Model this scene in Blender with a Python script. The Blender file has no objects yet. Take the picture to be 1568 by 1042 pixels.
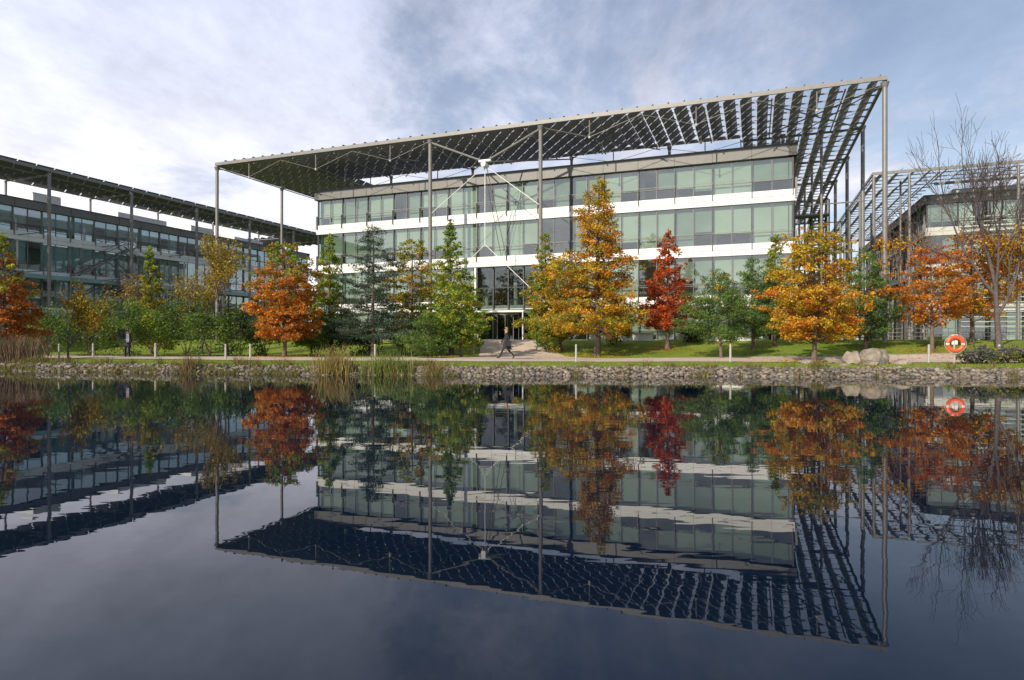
import bpy, bmesh, math, random
import numpy as np
from mathutils import Vector, Matrix
random.seed(7); rng=np.random.default_rng(7)
scene=bpy.context.scene
scene.view_settings.view_transform='Standard'
scene.view_settings.look='None'
scene.view_settings.exposure=0
# ------------------------------------------------------------ materials
def new_mat(name):
    m=bpy.data.materials.new(name); m.use_nodes=True
    nt=m.node_tree; nt.nodes.clear()
    out=nt.nodes.new('ShaderNodeOutputMaterial')
    return m,nt,out
def pbr(name,col,rough=0.6,metal=0.0,var=0.15,scale=3.0,bump=0.0,bscale=20.0,spec=0.5):
    m,nt,out=new_mat(name)
    b=nt.nodes.new('ShaderNodeBsdfPrincipled')
    b.inputs['Roughness'].default_value=rough; b.inputs['Metallic'].default_value=metal
    b.inputs['Specular IOR Level'].default_value=spec
    tc=nt.nodes.new('ShaderNodeTexCoord')
    n=nt.nodes.new('ShaderNodeTexNoise'); n.inputs['Scale'].default_value=scale; n.inputs['Detail'].default_value=4
    nt.links.new(tc.outputs['Object'],n.inputs['Vector'])
    r=nt.nodes.new('ShaderNodeValToRGB')
    r.color_ramp.elements[0].position=0.3; r.color_ramp.elements[1].position=0.7
    r.color_ramp.elements[0].color=(*[c*(1-var) for c in col],1)
    r.color_ramp.elements[1].color=(*[min(1,c*(1+var)) for c in col],1)
    nt.links.new(n.outputs['Fac'],r.inputs['Fac']); nt.links.new(r.outputs['Color'],b.inputs['Base Color'])
    if bump>0:
        n2=nt.nodes.new('ShaderNodeTexNoise'); n2.inputs['Scale'].default_value=bscale; n2.inputs['Detail'].default_value=4
        nt.links.new(tc.outputs['Object'],n2.inputs['Vector'])
        bp=nt.nodes.new('ShaderNodeBump'); bp.inputs['Distance'].default_value=bump; bp.inputs['Strength'].default_value=0.8
        nt.links.new(n2.outputs['Fac'],bp.inputs['Height']); nt.links.new(bp.outputs['Normal'],b.inputs['Normal'])
    nt.links.new(b.outputs['BSDF'],out.inputs['Surface'])
    return m
M={}
M['steel']=pbr('steel_grey',(0.20,0.195,0.185),0.5,0.2,0.08)
M['steel_dark']=pbr('steel_dark',(0.06,0.063,0.066),0.45,0.2,0.1)
M['louvre']=pbr('louvre_aluminium',(0.17,0.17,0.17),0.5,0.2,0.12)
M['white']=pbr('white_panel',(0.74,0.74,0.72),0.4,0,0.05,0.8)
M['cornice']=pbr('cornice_grey',(0.16,0.157,0.15),0.5,0.2,0.08)
M['cream']=pbr('light_panel',(0.5,0.5,0.46),0.6,0,0.06)
M['roof']=pbr('roof_membrane',(0.3,0.3,0.3),0.8)
M['slab']=pbr('ceiling_slab',(0.6,0.6,0.57),0.8)
M['core']=pbr('interior_wall',(0.5,0.5,0.46),0.8,0,0.3,0.4)
M['blind']=pbr('window_blind',(0.42,0.455,0.39),0.8,0,0.1,0.5)
M['blind2']=pbr('window_blind_dark',(0.25,0.29,0.25),0.8,0,0.15,0.5)
M['blind_l']=pbr('window_blind_grey',(0.52,0.60,0.60),0.8,0,0.15,0.5)
M['teal']=pbr('teal_glass_band',(0.26,0.40,0.42),0.15,0,0.1,0.6)
M['stonepave']=pbr('terrace_stone',(0.42,0.38,0.33),0.8,0,0.15,2)
def glass_mat(name,tint,f0,gc=(0.85,0.95,0.9)):
    m,nt,out=new_mat(name)
    t=nt.nodes.new('ShaderNodeBsdfTransparent'); t.inputs['Color'].default_value=(*tint,1)
    g=nt.nodes.new('ShaderNodeBsdfGlossy'); g.inputs['Roughness'].default_value=0.02; g.inputs['Color'].default_value=(*gc,1)
    f=nt.nodes.new('ShaderNodeLayerWeight'); f.inputs['Blend'].default_value=.5
    p=nt.nodes.new('ShaderNodeMath'); p.operation='POWER'; p.inputs[1].default_value=4; nt.links.new(f.outputs['Facing'],p.inputs[0])
    q=nt.nodes.new('ShaderNodeMath'); q.operation='MULTIPLY_ADD'; q.inputs[1].default_value=1-f0; q.inputs[2].default_value=f0; nt.links.new(p.outputs[0],q.inputs[0])
    x=nt.nodes.new('ShaderNodeMixShader')
    nt.links.new(q.outputs[0],x.inputs['Fac']); nt.links.new(t.outputs[0],x.inputs[1]); nt.links.new(g.outputs[0],x.inputs[2])
    nt.links.new(x.outputs[0],out.inputs['Surface']); return m
M['glass']=glass_mat('window_glass',(0.70,0.80,0.73),.2,(.9,.95,.93))
M['glass_teal']=glass_mat('window_glass_teal',(0.66,0.80,0.82),.34,(.85,.94,.97))
M['glass_dark']=glass_mat('entrance_glass',(0.45,0.52,0.5),.14)

def leaf_mat():
    m,nt,out=new_mat('foliage')
    a=nt.nodes.new('ShaderNodeAttribute'); a.attribute_name='Col'
    d=nt.nodes.new('ShaderNodeBsdfPrincipled'); d.inputs['Roughness'].default_value=0.5; d.inputs['Specular IOR Level'].default_value=0.3
    t=nt.nodes.new('ShaderNodeBsdfTranslucent')
    x=nt.nodes.new('ShaderNodeMixShader'); x.inputs['Fac'].default_value=0.36
    nt.links.new(a.outputs['Color'],d.inputs['Base Color']); nt.links.new(a.outputs['Color'],t.inputs['Color'])
    nt.links.new(d.outputs[0],x.inputs[1]); nt.links.new(t.outputs[0],x.inputs[2]); nt.links.new(x.outputs[0],out.inputs['Surface'])
    return m
M['leaf']=leaf_mat()
M['bark']=pbr('bark',(0.14,0.105,0.08),0.9,0,0.35,6,0.02,15)
M['bark_grey']=pbr('bark_grey',(0.10,0.082,0.075),0.9,0,0.3,6,0.02,15)

def link(o,parent=None):
    scene.collection.objects.link(o)
    if parent: o.parent=parent
    return o
def mesh_np(name,verts,faces_list,mats,matidx=None,cols=None,parent=None,smooth=False):
    me=bpy.data.meshes.new(name)
    verts=np.asarray(verts,dtype=np.float32)
    me.vertices.add(len(verts)); me.vertices.foreach_set('co',verts.ravel())
    loops=np.concatenate([f.ravel() for f in faces_list]).astype(np.int32)
    tot=np.concatenate([np.full(len(f),f.shape[1]) for f in faces_list]).astype(np.int32)
    start=np.concatenate([[0],np.cumsum(tot)[:-1]]).astype(np.int32)
    me.loops.add(len(loops)); me.loops.foreach_set('vertex_index',loops)
    me.polygons.add(len(tot)); me.polygons.foreach_set('loop_start',start); 
    try: me.polygons.foreach_set('loop_total',tot)
    except Exception: pass
    for m in mats: me.materials.append(m)
    if matidx is not None: me.polygons.foreach_set('material_index',np.asarray(matidx,dtype=np.int32))
    if smooth: me.polygons.foreach_set('use_smooth',np.ones(len(tot),dtype=bool))
    me.update(calc_edges=True)
    if cols is not None:
        ca=me.color_attributes.new('Col','FLOAT_COLOR','POINT')
        c=np.ones((len(verts),4),dtype=np.float32); c[:,:3]=cols
        ca.data.foreach_set('color',c.ravel())
    o=bpy.data.objects.new(name,me); link(o,parent); return o

class MB:
    def __init__(s): s.d={}
    def get(s,k): return s.d.setdefault(k,([],[]))
    def poly(s,k,pts):
        v,f=s.get(k); n=len(v); v.extend(pts); f.append(tuple(range(n,n+len(pts))))
    def hexa(s,k,p):
        v,f=s.get(k); n=len(v); v.extend(p)
        for q in ((0,3,2,1),(4,5,6,7),(0,1,5,4),(1,2,6,5),(2,3,7,6),(3,0,4,7)): f.append(tuple(n+i for i in q))
    def box(s,k,x0,x1,y0,y1,z0,z1):
        s.hexa(k,[(x0,y0,z0),(x1,y0,z0),(x1,y1,z0),(x0,y1,z0),(x0,y0,z1),(x1,y0,z1),(x1,y1,z1),(x0,y1,z1)])
    def tube(s,k,a,b,r0,r1=None,n=8,cap=True):
        if r1 is None: r1=r0
        a=Vector(a); b=Vector(b); d=(b-a).normalized()
        up=Vector((0,0,1)) if abs(d.z)<0.9 else Vector((1,0,0))
        e=d.cross(up).normalized(); g=d.cross(e)
        v,f=s.get(k); m=len(v)
        for p,r in ((a,r0),(b,r1)):
            for i in range(n):
                t=2*math.pi*i/n; v.append(tuple(p+e*math.cos(t)*r+g*math.sin(t)*r))
        for i in range(n): j=(i+1)%n; f.append((m+i,m+j,m+n+j,m+n+i))
        if cap: f.append(tuple(m+i for i in reversed(range(n)))); f.append(tuple(m+n+i for i in range(n)))
    def build(s,parent,names=None):
        for k,(v,f) in s.d.items():
            me=bpy.data.meshes.new(k); me.from_pydata(v,[],f); me.materials.append(M[k.split('|')[-1]] if k.split('|')[-1] in M else M['steel'])
            me.update(); o=bpy.data.objects.new(k.split('|')[0],me); link(o,parent)
    def joined(s,name):
        V=[];F=[];mi=[];mats=[]
        for k,(v,f) in s.d.items():
            n=len(V); V+=v; F+=[tuple(n+i for i in q) for q in f]; mi+=[len(mats)]*len(f); mats.append(M[k.split('|')[-1]])
        me=bpy.data.meshes.new(name); me.from_pydata(V,[],F)
        for m in mats: me.materials.append(m)
        me.polygons.foreach_set('material_index',mi); me.update()
        o=bpy.data.objects.new(name,me); link(o); return o
def empty(name,loc=(0,0,0),rz=0):
    e=bpy.data.objects.new(name,None); e.location=loc; e.rotation_euler=(0,0,rz); link(e); return e

# ------------------------------------------------------------ terrain
bx=[-80,-40,-26.7,-21,-15.2,-8.5,-2.4,3.3,9,14.5,21.3,40,80]
by=[50,38,32.6,31.4,30.2,28.8,28.1,27.8,27.6,27.2,26.4,24,18]
def bank_y(x):
    x=np.asarray(x,dtype=float)
    s=sum(np.interp(x+d,bx,by) for d in (-2,-1,0,1,2))/5
    return s+0.15*np.sin(x*0.9)+0.08*np.sin(x*2.3+1)
def sm(a,b,x):
    t=np.clip((x-a)/(b-a),0,1); return t*t*(3-2*t)
def zt(x,y):
    x=np.asarray(x,dtype=float); y=np.asarray(y,dtype=float)
    off=y-bank_y(x)
    far=np.interp(off,[-4,-0.3,0,0.85,1.5,4],[-1.2,-0.35,-0.06,0.34,0.42,0.48])
    v=0.357*(x-24.9)+0.934*(y-42.3)
    far=far+1.12*sm(-8.5,2.5,v)+0.04*np.sin(x*0.35)*np.sin(y*0.3)*sm(3,8,off)
    near=np.interp(y,[-0.2,0.6,1.8,3.5],[0.5,0.4,-0.5,-1.2])
    z=np.where(y<8,near,far)
    cap=sm(68,76,np.abs(x))
    return z*(1-cap)+np.maximum(z,0.5)*cap
xs=np.concatenate([[-1500,-700,-300,-150,-100],np.arange(-84,84.1,0.5),[100,150,300,700,1500]])
offs=np.concatenate([[-14,-8,-4,-2,-1,-.5,-.25],np.arange(0,2,0.2),np.arange(2,42,0.5),np.arange(42,80,3),[100,150,300,700,1500]])
near_y=np.array([-1500,-500,-100,-30,-10,-4,-1,-0.2,0.2,0.6,1.0,1.4,1.8,2.6,3.5,5])
NX=len(xs); B=bank_y(xs)
rows=[np.full(NX,y) for y in near_y]+[B+o for o in offs]
Y=np.array(rows); X=np.tile(xs,(len(rows),1)); Z=zt(X,Y)
V=np.stack([X,Y,Z],-1).reshape(-1,3)
ii,jj=np.meshgrid(np.arange(len(rows)-1),np.arange(NX-1),indexing='ij')
a=(ii*NX+jj).ravel(); F=np.stack([a,a+1,a+NX+1,a+NX],1)
def ground_mat():
    m,nt,out=new_mat('lawn_grass')
    b=nt.nodes.new('ShaderNodeBsdfPrincipled'); b.inputs['Roughness'].default_value=0.9; b.inputs['Specular IOR Level'].default_value=0.15
    g=nt.nodes.new('ShaderNodeNewGeometry')
    n1=nt.nodes.new('ShaderNodeTexNoise'); n1.inputs['Scale'].default_value=0.45; n1.inputs['Detail'].default_value=6
    n2=nt.nodes.new('ShaderNodeTexNoise'); n2.inputs['Scale'].default_value=9; n2.inputs['Detail'].default_value=4
    nt.links.new(g.outputs['Position'],n1.inputs['Vector']); nt.links.new(g.outputs['Position'],n2.inputs['Vector'])
    r=nt.nodes.new('ShaderNodeValToRGB'); e=r.color_ramp.elements
    e[0].position=.3; e[0].color=(0.14,0.215,0.024,1); e[1].position=.72; e[1].color=(0.26,0.32,0.045,1)
    nt.links.new(n1.outputs['Fac'],r.inputs['Fac'])
    r2=nt.nodes.new('ShaderNodeValToRGB'); e=r2.color_ramp.elements
    e[0].position=.3; e[0].color=(.65,.65,.6,1); e[1].position=.7; e[1].color=(1.2,1.15,1.1,1)
    nt.links.new(n2.outputs['Fac'],r2.inputs['Fac'])
    mx=nt.nodes.new('ShaderNodeMixRGB'); mx.blend_type='MULTIPLY'; mx.inputs['Fac'].default_value=1
    nt.links.new(r.outputs['Color'],mx.inputs['Color1']); nt.links.new(r2.outputs['Color'],mx.inputs['Color2'])
    sp=nt.nodes.new('ShaderNodeSeparateXYZ'); nt.links.new(g.outputs['Position'],sp.inputs[0])
    mr=nt.nodes.new('ShaderNodeMapRange'); mr.inputs['From Min'].default_value=0.28; mr.inputs['From Max'].default_value=0.38
    nt.links.new(sp.outputs['Z'],mr.inputs['Value'])
    m2=nt.nodes.new('ShaderNodeMixRGB'); m2.inputs['Color1'].default_value=(0.06,0.05,0.035,1)
    nt.links.new(mr.outputs[0],m2.inputs['Fac']); nt.links.new(mx.outputs[0],m2.inputs['Color2'])
    nt.links.new(m2.outputs[0],b.inputs['Base Color'])
    bp=nt.nodes.new('ShaderNodeBump'); bp.inputs['Distance'].default_value=0.06
    nt.links.new(n2.outputs['Fac'],bp.inputs['Height']); nt.links.new(bp.outputs[0],b.inputs['Normal'])
    nt.links.new(b.outputs[0],out.inputs['Surface']); return m
mesh_np('ground',V,[F],[ground_mat()],smooth=True)
def water_mat():
    m,nt,out=new_mat('lake_water')
    b=nt.nodes.new('ShaderNodeBsdfPrincipled'); b.inputs['Base Color'].default_value=(0.001,0.007,0.021,1)
    b.inputs['Roughness'].default_value=0.008; b.inputs['IOR'].default_value=1.34
    g=nt.nodes.new('ShaderNodeNewGeometry')
    mp=nt.nodes.new('ShaderNodeMapping'); mp.inputs['Scale'].default_value=(0.6,1.4,1)
    nt.links.new(g.outputs['Position'],mp.inputs['Vector'])
    n=nt.nodes.new('ShaderNodeTexNoise'); n.inputs['Scale'].default_value=1.8; n.inputs['Detail'].default_value=2.5; n.inputs['Roughness'].default_value=.5
    nt.links.new(mp.outputs[0],n.inputs['Vector'])
    n3=nt.nodes.new('ShaderNodeTexNoise'); n3.inputs['Scale'].default_value=0.12; n3.inputs['Detail'].default_value=1
    nt.links.new(g.outputs['Position'],n3.inputs['Vector'])
    mr=nt.nodes.new('ShaderNodeMapRange'); mr.inputs['From Min'].default_value=.35; mr.inputs['From Max'].default_value=.65; mr.inputs['To Min'].default_value=.25; mr.inputs['To Max'].default_value=1
    nt.links.new(n3.outputs['Fac'],mr.inputs['Value'])
    ml=nt.nodes.new('ShaderNodeMath'); ml.operation='MULTIPLY'
    nt.links.new(n.outputs['Fac'],ml.inputs[0]); nt.links.new(mr.outputs[0],ml.inputs[1])
    bp=nt.nodes.new('ShaderNodeBump'); bp.inputs['Distance'].default_value=0.0022; bp.inputs['Strength'].default_value=1
    nt.links.new(ml.outputs[0],bp.inputs['Height']); nt.links.new(bp.outputs[0],b.inputs['Normal'])
    nt.links.new(b.outputs[0],out.inputs['Surface']); return m
mesh_np('water',[(-78,-0.5,0),(78,-0.5,0),(78,60,0),(-78,60,0)],[np.array([[0,1,2,3]])],[water_mat()])
M['path']=pbr('path_gravel',(0.56,0.45,0.36),0.9,0,0.12,1.2,0.01,40)
M['kerb']=pbr('path_edging',(0.36,0.33,0.30),0.85)
def ribbon(name,L,R,mat,lift=0.02,n=8):
    L=np.array(L);R=np.array(R); V=[];F=[]
    for k in range(n+1):
        t=k/n; P=L*(1-t)+R*t
        V.append(np.column_stack([P,zt(P[:,0],P[:,1])+lift]))
    m=len(L); V=np.concatenate(V); i,j=np.meshgrid(np.arange(n),np.arange(m-1),indexing='ij'); a=(i*m+j).ravel()
    return mesh_np(name,V,[np.stack([a,a+1,a+m+1,a+m],1)],[mat],smooth=True)
px=np.arange(-60,60.1,0.5); pb=bank_y(px)
wid=np.interp(px,[-60,-5,5,18,30,60],[5,6.5,7,6.5,7,7])
o0=np.interp(px,[-60,-20,0,18,30,60],[6.5,5.2,4.6,4.8,4.6,4.6])
ribbon('path',np.column_stack([px,pb+o0]),np.column_stack([px,pb+o0+wid]),M['path'],0.02,12)
for s_ in (0,1):
    q=pb+o0+(wid if s_ else -0.1)
    ribbon('path_edging',np.column_stack([px,q]),np.column_stack([px,q+0.1]),M['kerb'],0.045,1)
t=np.linspace(0,1,40)
cx=0.8-1.5*t**1.3; cy=37.6+19.0*t; w=3.4-1.2*np.sqrt(t); w=w+2.6*np.exp(-t*10)
ribbon('path',np.column_stack([cx-w,cy]),np.column_stack([cx+w,cy]),M['path'],0.03,8)

# ------------------------------------------------------------ buildings
ROT=math.atan2(-0.3575,0.934)
C=Vector((24.9,42.3,0))
def fb(mb,k,fr,s0,s1,n0,n1,z0,z1):
    (ox,oy),(dx,dy),(nx,ny)=fr
    def P(s,n,z): return (ox+dx*s+nx*n, oy+dy*s+ny*n, z)
    mb.hexa(k,[P(s0,n0,z0),P(s1,n0,z0),P(s1,n1,z0),P(s0,n1,z0),P(s0,n0,z1),P(s1,n0,z1),P(s1,n1,z1),P(s0,n1,z1)])
def fq(mb,k,fr,s0,s1,n,z0,z1,jit=0):
    (ox,oy),(dx,dy),(nx,ny)=fr
    def P(s,n,z): return (ox+dx*s+nx*n, oy+dy*s+ny*n, z)
    j=[random.uniform(-jit,jit) for _ in range(3)]
    mb.poly(k,[P(s0,n,z0),P(s1,n+j[0],z0),P(s1,n+j[0]+j[1],z1),P(s0,n+j[1],z1)])
def facade(mb,fr,L,nb,z_base,levels,ztop,glass='window_panes|glass',skip=(),blindp=0.9,band='white',corn=0.95,fullp=.5,mull='steel_dark',bl=('blind','blind2')):
    bay=L/nb
    zs=[z_base]+levels
    for i in range(len(zs)):
        z0=zs[i]+(0.40 if i>0 else 0.15)
        z1=(zs[i+1]-0.5) if i+1<len(zs) else ztop-corn
        for b in range(nb):
            if b in skip and i<=1:
                continue
            s0=b*bay; 
            fq(mb,glass,fr,s0,s0+bay,-0.05,z0,z1,0.012)
            kk='blinds|'+bl[0] if random.random()<.6 else 'dark_blinds|'+bl[1]
            base=random.random()
            for h in range(2):
                if random.random()<blindp:
                    full=base if random.random()<.6 else random.random()
                    zb=z1-(z1-z0)*(1.0 if full<fullp else .25+.6*full)
                    fq(mb,kk,fr,s0+h*bay/2+.04,s0+(h+1)*bay/2-.04,-0.32,zb,z1)
            fb(mb,'transoms|steel',fr,s0+.05,s0+bay-.05,-0.04,0.02,z0+.78,z0+.82)
            fb(mb,'thin_mullions|steel',fr,s0+bay/2-.02,s0+bay/2+.02,-0.045,0.03,z0,z1)
        for b in range(nb+1):
            if i<=1 and (b in skip and (b-1) in skip): continue
            s=b*bay
            fb(mb,'mullions|'+mull,fr,s-.045,s+.045,-0.06,0.08,z0,z1)
    for i,z in enumerate(levels):
        if skip and i==0: segs2=[(0,min(skip)),(max(skip)+1,nb)]
        else: segs2=[(0,nb)]
        for a_,b_ in segs2:
            fb(mb,'floor_bands|'+band,fr,a_*bay-(.15 if a_==0 else 0),b_*bay+(.15 if b_==nb else 0),-0.12,0.16,z-0.5,z+0.40)
            fb(mb,'band_shadow_gap|steel',fr,a_*bay,b_*bay,0.163,0.175,z-.07,z-.05)
            fb(mb,'handrails|steel',fr,a_*bay,b_*bay,0.30,0.33,z+1.30,z+1.33)
            for b in range(a_,b_+1):
                s=b*bay
                fb(mb,'handrail_posts|steel',fr,s-.015,s+.015,0.17,0.33,z-.02,z+1.295)
                fb(mb,'band_joints|steel',fr,s+bay/2-.01,s+bay/2+.01,0.161,0.166,z-.5,z+.4) if b<b_ else None
    fb(mb,'cornice|cornice',fr,-.3,L+.3,-0.3,0.30,ztop-corn,ztop-.12)
    fb(mb,'roof_edge|steel_dark',fr,-.35,L+.35,-0.35,0.36,ztop-.118,ztop)
    for b in range(nb+1):
        s=b*bay; fb(mb,'cornice_joints|steel_dark',fr,s-.02,s+.02,0.302,0.32,ztop-corn,ztop-.12)
def canopy(mb,x0,x1,y0,y1,w,z,step=1.16,ystep=1.54,bay=9.25):
    def strip(xa,xb,ya,yb):
        nx=max(1,int(round((xb-xa)/step))); ny=max(1,int(round((yb-ya)/ystep)))
        sx=(xb-xa)/nx; sy=(yb-ya)/ny; kx=sx/1.16
        for i in range(nx):
            xc=xa+(i+.5)*sx
            for j in range(ny):
                a=ya+j*sy+.055; b=ya+(j+1)*sy-.055
                hx=.40*kx; hz=.31*kx; th=.025
                mb.hexa('louvre_blades|louvre',[(xc-hx,a,z-hz),(xc+hx,a,z+hz),(xc+hx,b,z+hz),(xc-hx,b,z-hz),
                                         (xc-hx,a,z-hz+th),(xc+hx,a,z+hz+th),(xc+hx,b,z+hz+th),(xc-hx,b,z-hz+th)])
        for j in range(ny+1):
            yy=ya+j*sy; 
            mb.box('purlins|steel',xa,xb,yy-.025,yy+.025,z-.07,z+.03)
        for i in range(0,nx+1,4):
            xx=xa+i*sx
            mb.box('cross_beams|steel',xx-.04,xx+.04,ya,yb,z-.40,z-.32)
    strip(x0,x1,y0,y0+w); strip(x1-w,x1,y0+w+.05,y1-w); strip(x0,x0+w,y0+w+.05,y1-w); strip(x0,x1,y1-w+.05,y1)
    e=.14
    for (a,b,c,d) in ((x0-e,x1+e,y0-e,y0),(x0-e,x1+e,y1,y1+e),(x0-e,x0,y0,y1),(x1,x1+e,y0,y1)):
        mb.box('edge_beam|steel',a,b,c,d,z-.17,z+.13)
    for (a,b,c,d) in ((x0+w,x1-w,y0+w,y0+w+.04),):
        mb.box('edge_beam|steel',a,b,c,d,z-.22,z+.1)

mb=MB(); main=empty('office_building',(C.x,C.y,0),ROT)
ZL=[4.75,8.75,12.75]; ZT=16.65; XR=-5.4; XL=-49.4; YF=4.56; YB=44.56
fF=((XL,YF),(1,0),(0,-1)); fR=((XR,YF),(0,1),(1,0)); fL=((XL,YB),(0,-1),(-1,0)); fK=((XR,YB),(-1,0),(0,1))
facade(mb,fF,44,15,1.5,ZL,ZT,skip=(6,7))
facade(mb,fR,40,14,1.5,ZL,ZT); facade(mb,fL,40,14,1.5,ZL,ZT); facade(mb,fK,44,15,1.5,ZL,ZT)
for z in ZL:
    mb.box('floor_slabs|slab',XL+.4,XR-.4,YF+.4,YB-.4,z-.42,z)
mb.box('ground_floor_slab|stonepave',XL-.3,XR+.3,YF-.3,YB+.3,0.2,1.62)
mb.box('roof_slab|roof',XL+.36,XR-.36,YF+.36,YB-.36,ZT-.9,ZT-.25)
mb.box('core_walls|core',XL+6,XR-6,YF+6,YB-7,1.7,ZT-.95)
for b in range(1,15):
    mb.tube('interior_columns|cream',(XL+b*44/15,YF+2.2,1.6),(XL+b*44/15,YF+2.2,ZT-.9),.2)
mb.box('roof_plant|cornice',XL+12,XR-12,YF+14,YB-12,ZT-.2,ZT+1.5)
s0=XL+6*44/15; s1=XL+8*44/15; sc=(s0+s1)/2
yr=YF+.35
fE=((s0,yr),(1,0),(0,-1)); W=s1-s0
for i in range(4):
    for (za,zb) in ((1.7,4.3),(4.45,6.3),(6.36,8.2)):
        fq(mb,'entrance_glazing|glass_dark',fE,i*W/4,(i+1)*W/4,-0.02,za,zb,0.01)
for i in range(5):
    fb(mb,'entrance_mullions|steel_dark',fE,i*W/4-.05,i*W/4+.05,-.1,.12,1.62,8.2)
for z in (4.3,6.3): fb(mb,'entrance_transoms|steel_dark',fE,0.065,W-.065,-.09,.10,z,z+.07)
fb(mb,'entrance_jambs|white',fE,-.25,-.065,-.1,.5,1.62,8.2); fb(mb,'entrance_jambs|white',fE,W+.065,W+.25,-.1,.5,1.62,8.2)
mb.box('lobby_wall|steel_dark',s0,s1,YF+4.5,YF+4.7,1.63,8.2)
mb.box('entrance_canopy|white',sc-2.2,sc+2.2,YF-1.8,YF+.2,4.02,4.18)
for dx in (-2.1,2.1): mb.tube('canopy_posts|white',(sc+dx,YF-1.7,1.5),(sc+dx,YF-1.7,4.02),.06)
for i in range(10):
    a0=2*math.pi*i/10; a1=2*math.pi*(i+1)/10; r=1.2; yc=YF-.3
    mb.poly('revolving_door_glass|glass_dark',[(sc+r*math.cos(a0),yc+r*math.sin(a0),1.66),(sc+r*math.cos(a1),yc+r*math.sin(a1),1.66),(sc+r*math.cos(a1),yc+r*math.sin(a1),3.9),(sc+r*math.cos(a0),yc+r*math.sin(a0),3.9)])
    mb.tube('revolving_door_frame|steel',(sc+r*math.cos(a0),yc+r*math.sin(a0),1.6),(sc+r*math.cos(a0),yc+r*math.sin(a0),4.0),.035)
mb.tube('revolving_door_frame|steel',(sc,YF-.3,3.8),(sc,YF-.3,4.0),1.26,n=24)
ZC=19.1; XW=-58.1; YE=55.5
canopy(mb,XW,0,0,YE,9.25,ZC)
def col(x,y,z1=ZC-.3,z0=0.2,r=.16): 
    mb.tube('columns|steel',(x,y,z0),(x,y,z1),r,n=12)
    mb.tube('column_heads|steel',(x,y,z1-.35),(x,y,z1),r*1.05,r*1.7,n=12)
for x in (0,-24.2,-34.2,XW): col(x,0)
for x in (0,XW):
    for y in (9.25,18.5,27.75,37,46.25,YE): col(x,y,r=.15)
for y in (9.25,18.5,27.75,37,46.25): col(XR+2.4,y,r=.11,z0=.3)
for x in (-5.9,-15.2,-24.2,-34.4,-43.8,-48.8):
    col(x,9.25,z0=ZT-.3,r=.13)
def king(xa,xb,y,drop=1.7):
    xm=(xa+xb)/2
    mb.tube('king_posts|steel',(xm,y,ZC-.3),(xm,y,ZC-drop),.05,n=6)
    for e_ in (xa,xb): mb.tube('tie_rods|steel',(e_,y,ZC-.35),(xm,y,ZC-drop),.022,n=5)
    mb.tube('king_post_feet|cream',(xm,y,ZC-drop-.10),(xm,y,ZC-drop+.05),.09,n=8)
for y in (0.1,4.6,9.1):
    for a_,b_ in ((-58,-50.3),(-50.3,-42.2),(-42.2,-34.3),(-24.2,-16.2),(-16.2,-8.1),(-8.1,-.1)): king(a_,b_,y,1.6 if y<9 else 1.2)
xn=-29.2; zn=16.5
nodeP=(xn,0.3,zn)
mb.tube('brace_node|white',(xn,-.1,zn-.25),(xn,.7,zn-.25),.22,n=10)
mb.tube('brace_node|white',(xn-.55,.3,zn+.1),(xn+.55,.3,zn+.1),.13,n=8)
for x in (-24.2,-34.2):
    mb.tube('brace_struts|steel',nodeP,(x,0,ZC-.5),.09,n=8)
    mb.tube('brace_struts|steel',nodeP,(x,9.2,ZC-.5),.06,n=8)
    mb.tube('brace_cables|white',(x,0,5.0),(xn,.3,9.6),.03,n=5)
    mb.tube('brace_cables|white',(x,0,12.4),(xn,.3,zn-.3),.03,n=5)
for dx in (-.12,.12): mb.tube('brace_cables|steel',(xn+dx,.3,zn-.3),(xn+dx*2,YF,9.1),.03,n=5)
mb.tube('brace_cables|white',(xn,.3,zn-.4),(xn,.3,9.6),.035,n=5)
for (xa,xb) in ((-58,-50),(-34.2,-42),(-24.2,-16),(0,-8)):
    mb.tube('plan_bracing|steel',(xa,0,ZC-.5),(xb,9.2,ZC-.5),.05,n=6); mb.tube('plan_bracing|steel',(xb,0,ZC-.5),(xa,9.2,ZC-.5),.05,n=6)
for k in range(5):
    ya=k*9.25
    mb.tube('plan_bracing|steel',(0,ya,ZC-.5),(-5,ya+9.25,ZC-.5),.04,n=6)
    mb.tube('beams|steel',(0,ya+9.25,ZC-.5),(-9.2,ya+9.25,ZC-.5),.1,n=6)
    for z in (4.75,8.75,12.75):
        mb.tube('ties|steel',(0,ya+9.25,z),(XR,ya+9.25,z),.05,n=6)
for zi,z in enumerate([1.6,4.75,8.75,12.75][:3]):
    z2=[4.75,8.75,12.75][zi]
    ya,yb_=15,20.5
    zm=(z+z2)/2
    for (xa,xb,a_,b_,za,zb) in ((-4.7,-3.5,ya,yb_,z,zm),(-3.3,-2.1,yb_,ya,zm,z2)):
        for st in range(10):
            f0=st/10; y_=a_+(b_-a_)*f0; zz=za+(zb-za)*(f0+.1)
            mb.box('stair_treads|steel',xa,xb,min(y_,y_+(b_-a_)/10),max(y_,y_+(b_-a_)/10),zz-.05,zz)
        for xx in (xa,xb):
            mb.tube('stair_rails|steel',(xx,a_,za+1.1),(xx,b_,zb+1.1),.03,n=5); mb.tube('stair_stringers|steel_dark',(xx,a_,za),(xx,b_,zb),.09,n=5)
    mb.box('stair_landings|steel',-4.8,-2,yb_+.01,yb_+1.3,zm-.1,zm); mb.box('stair_landings|steel',-5.2,-2,ya-1.4,ya-.01,z2-.1,z2)
for x in (-4.8,-2.0):
    for y in (13.6,21.8): mb.tube('stair_posts|steel',(x,y,.3),(x,y,14),.07,n=8)
mb.build(main)

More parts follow.
